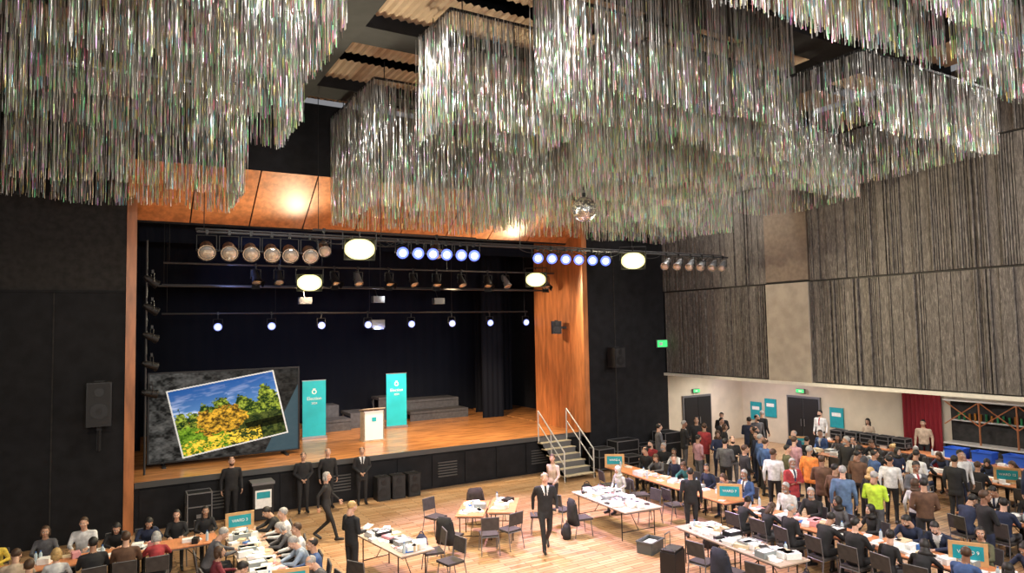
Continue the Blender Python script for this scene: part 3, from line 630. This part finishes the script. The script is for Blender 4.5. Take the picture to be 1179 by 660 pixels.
def body(pose,fem,suit):
    key=(pose,fem,suit)
    if key in _bc: return _bc[key]
    J=joints(pose,fem); q=MB(); prims=[]
    def cap(a,b,ra,rb,lab): q.cap(a,b,ra,rb); prims.append((V(a),V(b),ra,rb,lab))
    k=.88 if fem else 1.0
    up=J['up']; X=V((1,0,0)); Yv=up.cross(X)*1.0; L=(J['nk']-J['pel']).length
    if fem: T=[(-.16,.08,.08),(-.06,.165,.12),(.06,.17,.12),(.30,.130,.10),(.55,.145,.115),(.70,.155,.125),(.85,.160,.10),(.95,.12,.075),(1.03,.06,.055)]
    else: T=[(-.16,.08,.08),(-.06,.16,.115),(.06,.165,.12),(.30,.16,.115),(.55,.175,.12),(.75,.19,.125),(.88,.185,.105),(.97,.13,.08),(1.04,.065,.06)]
    sit=pose.startswith('sit')
    if suit and not sit: T=[(-.36,.175,.125),(-.2,.185,.135)]+[(a,b*1.08,c*1.08) for a,b,c in T[1:]]
    if suit and sit: T=[T[0]]+[(a,b*1.06,c*1.06) for a,b,c in T[1:]]
    rings=[(J['pel']+up*(L*s_),rx,ry,X,Yv) for s_,rx,ry in T]; q.loft(rings)
    for sd in('R','L'):
        cap(J['sh'+sd],J['el'+sd],.062*k,.048*k,'top'); cap(J['el'+sd],J['wr'+sd],.047*k,.034*k,'top')
        sg=1 if sd=='R' else -1
        cap(J['nk']-up*.03+X*sg*.04,J['sh'+sd],.05*k,.062*k,'top')
        hd=J['hd'+sd]; wr=J['wr'+sd]
        lat=hd.cross(V((0,0,1)));  lat=lat if lat.length>.3 else V((0,1,0))
        if abs(hd.z)>.7: lat=V((0,1,0))
        lat=(lat-hd*lat.dot(hd)).normalized()
        for o_ in(-.018,.018): cap(wr+hd*.02,wr+hd*.085+lat*o_,.022,.019,'skin')
        J['lat'+sd]=lat
        cap(J['hi'+sd],J['kn'+sd],.088*(.98 if fem else 1),.060*k,'bot'); cap(J['kn'+sd],J['an'+sd],.058*k,.046*k,'bot')
        an=J['an'+sd]; to=J['to'+sd]; cap(an+V((0,-.035,-.03)),to,.045,.036,'shoe')
    cap(J['nk']-up*.02,J['head']+V((0,-.03,-.05)),.058*k,.056*k,'skin')
    me=remesh(q,.0165)
    nf=len(me.polygons); C=np.empty(nf*3,np.float32); me.polygons.foreach_get('center',C); C=C.reshape(-1,3)
    best=np.full(nf,1e9); lab=np.zeros(nf,int); LM={'skin':0,'top':1,'bot':2,'shoe':3,'shirt':4,'tie':5}
    for a,b,ra,rb,lb in prims:
        a=np.array(a);d=np.array(b)-a; t=np.clip(((C-a)@d)/(d@d),0,1); ds=np.linalg.norm(C-(a+t[:,None]*d),axis=1)-(ra+(rb-ra)*t)
        w_=ds<best; best[w_]=ds[w_]; lab[w_]=LM[lb]
    p0=np.array(J['pel']); u=np.array(up); y_=np.array(Yv); t=((C-p0)@u)/L; xx=C[:,0]; yy=(C-p0)@y_
    rx=np.interp(t,[a for a,_,_ in T],[b for _,b,_ in T]); ry=np.interp(t,[a for a,_,_ in T],[c_ for _,_,c_ in T])
    dt=(np.sqrt((xx/rx)**2+(yy/ry)**2)-1)*np.minimum(rx,ry)+np.where((t<T[0][0])|(t>1.03),.3,0)
    w_=dt<best+.004; lab[w_]=np.where(t[w_]<(.0 if not suit else (-.5 if not sit else .0)),2,1)
    if suit:
        v=w_&(yy>0)&(t>.45)&(np.abs(xx)<.075*(t-.42)/.5); lab[v]=4
        v=w_&(yy>0)&(t>.46)&(np.abs(xx)<.020); lab[v]=5
    me.polygons.foreach_set('material_index',lab.astype(np.int32)); me.polygons.foreach_set('use_smooth',np.ones(nf,bool))
    fb=MB()
    for sd in('R','L'):
        hd=J['hd'+sd]; wr=J['wr'+sd]; lat=J['lat'+sd]; sg=1 if sd=='R' else -1
        pn=hd.cross(lat).normalized()
        if pn.x*sg>0 and abs(pn.x)>.5: pn=-pn
        elif abs(pn.x)<=.5 and pn.z>0: pn=-pn
        base=wr+hd*.08
        for o_,ln in((-.029,.060),(-.010,.078),(.010,.084),(.029,.072)):
            a=base+lat*o_; b=a+(hd+pn*.25).normalized()*ln*.5; c_=b+(hd+pn*.9).normalized()*ln*.5
            fb.cap(a,b,.0092,.0085,0,n=6,h=2); fb.cap(b,c_,.0085,.007,0,n=6,h=2)
        a=wr+hd*.035+lat*.03; b=a+(lat*.8+hd*.7).normalized()*.035; c_=b+(hd+lat*.2+pn*.3).normalized()*.03
        fb.cap(a,b,.012,.010,0,n=6,h=2); fb.cap(b,c_,.010,.008,0,n=6,h=2)
    if 'paper' in J: fb.box(J['paper'],(.21,.28,.006),4,rot=(.35,0,0))
    v=mesh_np(me); F_=[tuple(p.vertices) for p in me.polygons]; mi=lab.tolist()
    vs=v.tolist()+[list(p) for p in fb.v]; o_=len(v); fs=F_+[tuple(i+o_ for i in f_) for f_ in fb.f]
    nm=bpy.data.meshes.new('body_'+pose); nm.from_pydata(vs,[],fs)
    for _ in range(6): nm.materials.append(None)
    nm.polygons.foreach_set('material_index',np.array(mi+fb.m,dtype=np.int32)); nm.polygons.foreach_set('use_smooth',np.ones(len(fs),bool)); nm.update()
    bpy.data.meshes.remove(me); _bc[key]=(nm,J); return _bc[key]
_head=None
def head_base():
    global _head
    if _head: return _head
    q=MB(); q.ell((0,-.012,.03),(.076,.096,.09)); q.ell((0,.02,-.03),(.063,.074,.083)); q.ell((0,.038,-.078),(.042,.046,.036)); q.cap((0,.088,.015),(0,.108,-.022),.009,.015)
    for s_ in(-1,1): q.ell((s_*.077,-.006,-.012),(.012,.022,.033)); q.ell((s_*.035,.06,-.03),(.026,.03,.024))
    q.ell((0,.076,.026),(.048,.018,.012)); q.cap((0,-.02,-.06),(0,-.035,-.15),.056,.058)
    me=remesh(q,.0075,2); _head=(mesh_np(me).tolist(),[tuple(p.vertices) for p in me.polygons]); bpy.data.meshes.remove(me); return _head
_hc={}
def head_mesh(style,beard):
    key=(style,beard)
    if key in _hc: return _hc[key]
    v,f_=head_base(); q=MB(); q.v=[tuple(p) for p in v]; q.f=list(f_); q.m=[0]*len(f_)
    for s_ in(-1,1):
        q.ell((s_*.030,.083,.006),(.014,.010,.008),2,nu=8,nv=6); q.ell((s_*.030,.090,.006),(.006,.005,.006),3,nu=8,nv=5); q.ell((s_*.030,.091,.026),(.018,.006,.0045),1,nu=8,nv=5)
    q.ell((0,.090,-.058),(.022,.010,.007),4,nu=8,nv=5)
    kp=lambda p: p.z> -.062+.95*(p.y+.09)
    if style=='short': q.ell((0,-.018,.038),(.084,.103,.094),1,nu=24,nv=18,keep=kp)
    if style=='thin': q.ell((0,-.018,.032),(.084,.102,.090),1,nu=24,nv=18,keep=lambda p:kp(p) and (p.z<.085 or p.y<-.04))
    if style in('long','bun','bob'): q.ell((0,-.018,.036),(.088,.106,.098),1,nu=24,nv=18,keep=kp)
    if style=='long':
        q.ell((0,-.075,-.09),(.088,.05,.15),1); [q.cap((s_*.075,-.015,.03),(s_*.08,.0,-.18),.024,.026,1) for s_ in(-1,1)]
    if style=='bob':
        q.ell((0,-.065,-.03),(.088,.055,.10),1); [q.cap((s_*.077,-.01,.03),(s_*.077,.0,-.08),.022,.024,1) for s_ in(-1,1)]
    if style=='bun': q.ell((0,-.125,.05),(.042,.040,.042),1)
    if style=='hijab':
        q.ell((0,-.012,.015),(.094,.112,.120),1,nu=28,nv=22,keep=lambda p: not(p.y>.03 and (p.x/.058)**2+((p.z+.01)/.088)**2<1)); q.ell((0,-.015,-.16),(.135,.105,.075),1); q.cap((0,-.02,-.06),(0,-.01,-.14),.082,.10,1)
    if beard: q.ell((0,.036,-.068),(.056,.064,.058),1,nu=18,nv=14,keep=lambda p:p.z<-.052 or (p.z<-.03 and abs(p.x)>.03))
    nm=q.mesh('head_'+style,[]) ; 
    for _ in range(5): nm.materials.append(None)
    nm.polygons.foreach_set('use_smooth',np.ones(len(q.f),bool)); nm.polygons.foreach_set('material_index',np.array(q.m,dtype=np.int32)); nm.update()
    _hc[key]=nm; return nm
EYEW=mat('eye_white',(.8,.8,.78),.3); PUP=mat('pupil',(.02,.015,.01),.2); LIP=mat('lips',(.42,.16,.14),.5)
BLK=(.014,.014,.016); NAVY=(.018,.026,.06); GRYC=(.09,.09,.10); WHT=(.62,.62,.62); BEI=(.45,.35,.26); RED=(.30,.03,.035); BLU=(.05,.10,.25); TEALC=(.03,.14,.15); BRN=(.11,.055,.032); YEL=(.75,.55,.08); MAR=(.16,.02,.03); LBL=(.30,.38,.5); OLV=(.09,.09,.05); PNK=(.40,.22,.25); HIV=(.5,.7,.05); ORG=(.7,.22,.05)
HBL=(.012,.010,.009); HBR=(.06,.03,.015); HGR=(.32,.31,.30); HBD=(.46,.30,.12)
def person(pose,x,y,deg,top=BLK,bot=BLK,fem=False,suit=False,style=None,hair=HBL,skin=None,beard=False,shirt=WHT,tie=BLK,z=0,hy=0,sc=None,hasch=True,hp=None,shoe=BLK):
    nm={'sit':'seated','wal':'walking','lea':'leaning'}.get(pose[:3],'standing')+('_woman' if fem else '_man')
    me,J=body(pose,fem,suit); e=empty(nm,(x,y,z),math.radians(deg))
    sc=sc or ((.94 if fem else 1.0)*random.uniform(.97,1.04))
    if pose.startswith('sit'): sc=min(sc,1.0)
    e.scale=(sc,)*3
    skin=SKN[skin] if skin is not None else random.choice(SKN); sm=mat('skin',skin,.5,noise=.06,nscale=14)
    b=bpy.data.objects.new('body',me); COL.objects.link(b); b.parent=e
    cl=lambda c,n='cloth': mat(n,c,.85,noise=.25,nscale=9)
    for i,mm in enumerate((sm,cl(top),cl(bot),mat('shoe_leather',shoe,.4),cl(shirt),cl(tie))):
        b.material_slots[i].link='OBJECT'; b.material_slots[i].material=mm
    style=style or (random.choice(['long','bob','bun','long','hijab']) if fem else random.choice(['short','short','short','thin']))
    h=bpy.data.objects.new('head',head_mesh(style,beard)); COL.objects.link(h); h.parent=e; h.location=J['head']; h.rotation_euler=(J['hp'] if hp is None else hp,0,math.radians(hy)) ; h.scale=(1.0,1.0,1.0)
    for i,mm in enumerate((sm,mat('hair',hair,.6,noise=.2,nscale=30),EYEW,PUP,LIP)):
        h.material_slots[i].link='OBJECT'; h.material_slots[i].material=mm
    if pose.startswith('sit') and hasch: chair(x,y,deg)
    return e
def rnd_person(pose,x,y,deg,fp=.35,**k):
    fem=random.random()<fp
    kw=dict(fem=fem,top=random.choices([BLK,NAVY,GRYC,WHT,BEI,RED,BLU,BRN,LBL,TEALC,OLV,PNK],[20,8,7,5,2,1,2,3,1,1,3,1])[0],bot=random.choice([BLK,BLK,NAVY,GRYC]),suit=(not fem and random.random()<.4),hair=random.choices([HBL,HBR,HGR,HBD],[6,2,2,1 if fem else 0])[0],beard=(not fem and random.random()<.4),hy=random.uniform(-35,35),shirt=random.choice([WHT,WHT,LBL]),tie=random.choice([BLK,NAVY,RED,WHT]))
    kw.update(k); return person(pose,x,y,deg+random.uniform(-12,12),**kw)
SL=['sit','sit_lean','sit_lap','sit_lean']
person('sit_lean',-2.0,17.75,180,top=YEL,fem=True,style='bob',hair=HBD,skin=0)
person('sit',-1.15,17.75,180,top=GRYC,fem=True,style='bob',hair=HBR,skin=1)
person('sit',-.45,17.75,170,top=WHT,skin=0,hair=HBR); person('sit_lean',.15,17.75,180,top=BLK,fem=True,style='long',skin=0)
person('sit_lean',.75,17.75,185,top=NAVY,fem=True,style='long'); person('sit',1.35,17.75,175,top=BLK,fem=True,style='bob',skin=0)
person('sit',1.95,17.75,180,top=BLK,fem=True,style='long',skin=5)
person('stand',-2.75,18.0,180,top=YEL,skin=0,hair=HBD,fem=True,style='bob')
person('sit_lean',-1.5,15.85,0,top=BEI,skin=1,hair=HBR); person('sit',-.85,15.8,0,top=WHT,fem=True,style='bob',hair=HBD,skin=0)
person('sit',-.25,15.8,5,top=BLK,suit=True,skin=3); person('sit',.3,15.85,-5,top=BRN,hair=HBR,skin=0); person('sit_lean',.85,15.85,0,top=RED,hair=HGR,skin=0,fem=True,style='bob')
person('sit',-2.1,15.0,20,top=OLV,skin=1,hair=HBR); person('sit',-1.2,14.9,0,top=BEI,skin=1,hair=HBR)
person('sit_lean',1.75,15.4,-90,top=GRYC,hair=HGR,skin=0); person('sit',1.75,14.2,-85,top=MAR,fem=True,style='bob',hair=HBR,skin=1); person('sit_lean',1.75,13.0,-90,top=NAVY,skin=0)
for i,(yy,t,hh,fm) in enumerate([(12.7,GRYC,HGR,0),(13.4,BLU,HBL,0),(14.05,LBL,HGR,0),(14.7,WHT,HBR,0),(15.35,GRYC,HGR,1),(16.0,WHT,HGR,0),(16.7,BLK,HBL,0)]):
    person(['sit_lean','sit'][i%2],3.42,yy,90+random.uniform(-10,10),top=t,hair=hh,fem=bool(fm),style='bob' if fm else random.choice(['short','thin']),skin=random.choice([0,1,2]))
person('stand',2.95,20.75,180,top=BLK,skin=0,hair=HBR,beard=True,sc=1.04); person('clasp',4.9,20.65,175,top=BLK,skin=1,hair=HBL); person('stand',5.65,20.75,180,top=BLK,skin=0,hair=HGR,style='thin'); person('clasp',6.65,20.6,170,top=BLK,suit=True,skin=1,tie=BLK,style='thin')
person('walk',4.75,17.6,-120,top=BLK,fem=True,style='bob',hair=HGR,skin=0); person('paper',4.35,14.2,-70,top=BLK,skin=0,hair=HBD)
person('walk',8.95,13.9,158,top=BLK,suit=True,skin=0,style='thin',hair=HGR,tie=BLK,sc=1.04,hp=-.1); person('walk',10.85,16.4,115,top=BEI,fem=True,style='bun',hair=HBR,skin=1,hy=20)
person('sit_lap',12.6,15.6,100,top=(.45,.45,.40),fem=True,style='hijab',hair=(.5,.5,.46),skin=1)
person('stand',12.5,12.7,-40,top=BLK,skin=3,hair=HBL)
stand=[(16.7,18.3),(16.5,16.4),(17.9,17.4),(17.0,15.4),(17.5,16.6),(16.2,14.9),(15.8,13.9),(18.4,15.6),(15.9,12.9),(18.9,16.1),(19.6,16.7),(19.3,14.9),(17.0,12.6),(16.1,11.6),(15.5,10.9),(16.3,10.5),(15.3,9.6),(17.6,10.6),(17.0,9.8),(15.5,8.6),(16.0,9.2),(15.4,7.4),(15.35,6.2),(18.0,15.2),(15.5,5.3),(18.6,12.2),(18.9,9.6),(18.9,10.7),(19.6,8.2),(17.0,13.4),(19.2,12.9),(18.1,13.8),(17.2,14.3),(15.5,12.1),(18.2,11.4),(17.3,11.5),(19.7,11.6),(19.6,10.0),(20.3,17.6),(21.3,18.2),(22.4,18.6),(19.2,17.7),(18.0,18.6)]
for i,(x,y) in enumerate(stand):
    dg=random.choice([-90,-80,-60,90,80,150,-110]); po=random.choice(['stand','clasp','paper','stand','crossed','stand'])
    k={}
    if i==12: k=dict(top=ORG)
    if i==16: k=dict(top=HIV,suit=False,fem=False)
    if i in(4,7,11): k=dict(top=NAVY,bot=NAVY)
    rnd_person(po,x+random.uniform(-.1,.1),y+random.uniform(-.12,.12),dg,fp=.2,**k)
person('stand',15.15,10.35,-60,top=(.10,.16,.28),bot=(.10,.17,.32),skin=0,hair=HGR,sc=1.04)
jy=lambda: random.uniform(-.06,.06)
for y in(12.9,13.6,14.3,15.1,15.8,16.5,17.2):
    rnd_person(random.choice(SL),14.87+(y-15)*.07,y+jy(),94,fp=.6)
for y,t in((17.9,RED),(17.3,BLK),(16.8,WHT)): rnd_person('sit',15.9,y,100,top=t)
for y in(16.8,15.4,14.0): chair(13.15,y,-90+random.uniform(-20,20))
for y in(11.4,10.7,10.0,9.3,8.6,7.9,7.2,6.5,5.8,5.1,4.4): rnd_person(random.choice(SL),12.8+jy(),y+jy(),-90,fp=.45)
for y in(11.3,10.6,9.9,9.2,8.4,7.7,7.0,6.2,5.5,4.7): rnd_person(random.choice(SL),14.42+jy(),y+jy(),90,fp=.45)
for y in(8.6,7.9,7.2,6.4,5.6,4.9): rnd_person(random.choice(SL),18.45+jy(),y+jy(),90,fp=.45)
for y in(8.4,7.7,7.0,6.3,5.6,4.9): rnd_person(random.choice(SL),16.75+jy(),y+jy(),-90,fp=.45)
for y in(16.0,15.3,14.6,13.9,13.2,12.5,11.8,11.1,10.4,9.7,9.0,8.3,7.6): rnd_person(random.choice(SL),22.3,y+jy(),90,fp=.4)
for y in(15.4,14.1,12.9,11.4,10.0,8.8): rnd_person(random.choice(SL),20.5,y+jy(),-90,fp=.4)
rnd_person('stand',24.5,17.6,100,top=WHT)
person('stand',24.55,13.6,110,top=BEI,skin=1); person('paper',24.5,15.6,100,top=BEI,fem=True,style='long',skin=1)
person('clasp',21.0,19.5,120,top=BLK,suit=True,skin=1); person('stand',20.0,18.6,180,top=BLK,suit=True); person('stand',18.9,18.8,150,top=BLK,skin=1)
spare=[(6.95,14.9,-60),(7.75,14.5,-20),(8.35,14.55,10),(9.6,15.2,60),(8.6,16.7,170),(7.3,16.6,200),(10.35,14.4,-100),(10.4,15.3,-80),(4.3,13.2,-60),(6.15,14.1,80),(6.2,13.3,100),(12.45,14.2,90),(10.5,9.7,-90),(10.5,10.4,-80),(10.5,8.9,-80)]
for x,y,d in spare: chair(x,y,d)
for i,cc in enumerate([(.016,.016,.018),(.035,.025,.02),(.015,.018,.03)]):
    m=MB(); Yv=V((0,1,0)); X_=V((1,0,0)); m.loft([(V((0,-.25,.30)),.24,.08,X_,Yv),(V((0.02,-.25,.5)),.25,.10,X_,Yv),(V((0,-.25,.75)),.22,.08,X_,Yv),(V((0,-.25,.92)),.18,.04,X_,Yv)]); m.cap((.18,-.25,.8),(.25,-.2,.35),.05,.045); m.cap((-.18,-.25,.8),(-.25,-.2,.38),.05,.045)
    cm=m.mesh('coat',[mat('coat_cloth',cc,.9,noise=.3)],True)
    for (x,y,d) in [[spare[0],spare[6]],[spare[4]],[spare[12]]][i]: inst('draped_coat',cm,(x,y,0),math.radians(d))
def bag(x,y,c,rz):
    q=MB(); X_=V((1,0,0)); Y_=V((0,1,0)); q.loft([(V((0,0,.0)),.17,.10,X_,Y_),(V((0,0,.12)),.19,.12,X_,Y_),(V((0,0,.28)),.16,.10,X_,Y_),(V((0,0,.36)),.08,.05,X_,Y_)],0); q.ell((0,.10,.15),(.11,.05,.10),0)
    pr=None
    for k in range(9):
        t=math.pi*k/8; pt=(.08*math.cos(t),0,.34+.09*math.sin(t))
        if pr: q.cyl(pr,pt,.012,mi=0,n=6)
        pr=pt
    q.obj('backpack',[mat('bag_fabric',c,.8,noise=.2)],True,loc=(x,y,0),rz=rz)
for x,y,c in((9.9,14.4,BLK),(6.5,15.6,NAVY),(5.9,12.6,BLK),(12.3,11.9,BLK),(9.7,9.5,GRYC),(12.9,17.6,BLK),(4.1,12.0,BRN),(11.9,9.0,BLK)): bag(x,y,c,random.uniform(0,3))
# ------------------------------------------------------------ lights
def area(loc,size,e,col=(1,.95,.88),rot=(0,0,0),name='overhead_fill',spread=None):
    d=bpy.data.lights.new(name,'AREA'); d.energy=e; d.size=size; d.color=col
    o=bpy.data.objects.new(name,d); COL.objects.link(o); o.location=loc; o.rotation_euler=rot; return o
def spot(loc,tgt,e,ang,col=(1,.95,.9),rad=.3,name='stage_spot',blend=.5):
    d=bpy.data.lights.new(name,'SPOT'); d.energy=e; d.spot_size=math.radians(ang); d.spot_blend=blend; d.color=col; d.shadow_soft_size=rad
    o=bpy.data.objects.new(name,d); COL.objects.link(o); o.location=loc; o.rotation_euler=(V(tgt)-V(loc)).to_track_quat('-Z','Y').to_euler(); return o
spot((-1,-2,10.5),(2,15,0),3600,60,(1,.84,.60),.6,'floor_fill_spot'); spot((6,-2,10.5),(10,12,0),4200,62,(1,.90,.80),.6,'floor_fill_spot'); spot((14,-2,10.5),(17,9,1),3700,90,(1,.93,.88),.6,'floor_fill_spot')  # added fill spots out of view, aimed at the hall floor
for x,y in((4.0,7.5),(3.9,12.4),(12.6,1.6),(17.6,17),(18.8,5.5)): area((x,y,11.5),1.0,300)  # added overhead fill for hall ambience, no fixtures built
spot((2,-1,6.8),(6,14,10.5),2300,110,(1,.97,.93),.5,'tinsel_fill_spot'); spot((10,-1,6.8),(14,12,10),1900,100,(1,.97,.93),.5,'tinsel_fill_spot')  # added fill out of view, angled up to brighten the tinsel
spot((9.6,17,7.1),(9.4,14.6,0),3400,80,(.80,.55,1.0),.15,'led_wash'); spot((12.5,17,7.1),(12.0,11.5,0),2600,75,(.92,.62,1.0),.15,'led_wash'); spot((6.0,17,7.1),(5.5,13.5,0),1500,80,(1,.74,.46),.15,'led_wash')
spot((5.5,22.8,6.8),(8,25.0,1.3),1900,95,(1,.72,.42),.3); spot((11,22.8,6.8),(11.5,25.0,1.3),2100,95,(1,.72,.42),.3)
spot((12,22.8,6.6),(15.4,22.8,4.5),450,90,(1,.75,.5),.2)
spot((8.2,22.8,6.6),(8.3,26,2.2),600,60,(.9,.95,1),.2)
spot((8.7,24.8,5.3),(9,30.5,4.0),260,110,(.25,.35,1.0),.3); spot((3,22.6,7.2),(9,29,6),200,110,(.3,.4,1.0),.3)
for y in(8,12.5,17,20.3): area((22.6,y,3.2),1.0,105,(1,.95,.88),name='recess_downlight')
spot((22,20,3.1),(25.2,20.6,1.6),110,110,(.75,.6,1),.1,'recess_spot')
wd=bpy.data.worlds.new('World'); SC.world=wd; wd.use_nodes=True; wd.node_tree.nodes['Background'].inputs[0].default_value=(.80,.80,.84,1); wd.node_tree.nodes['Background'].inputs[1].default_value=.30
SC.view_settings.view_transform='Standard'
try: SC.view_settings.look='None'
except Exception: pass
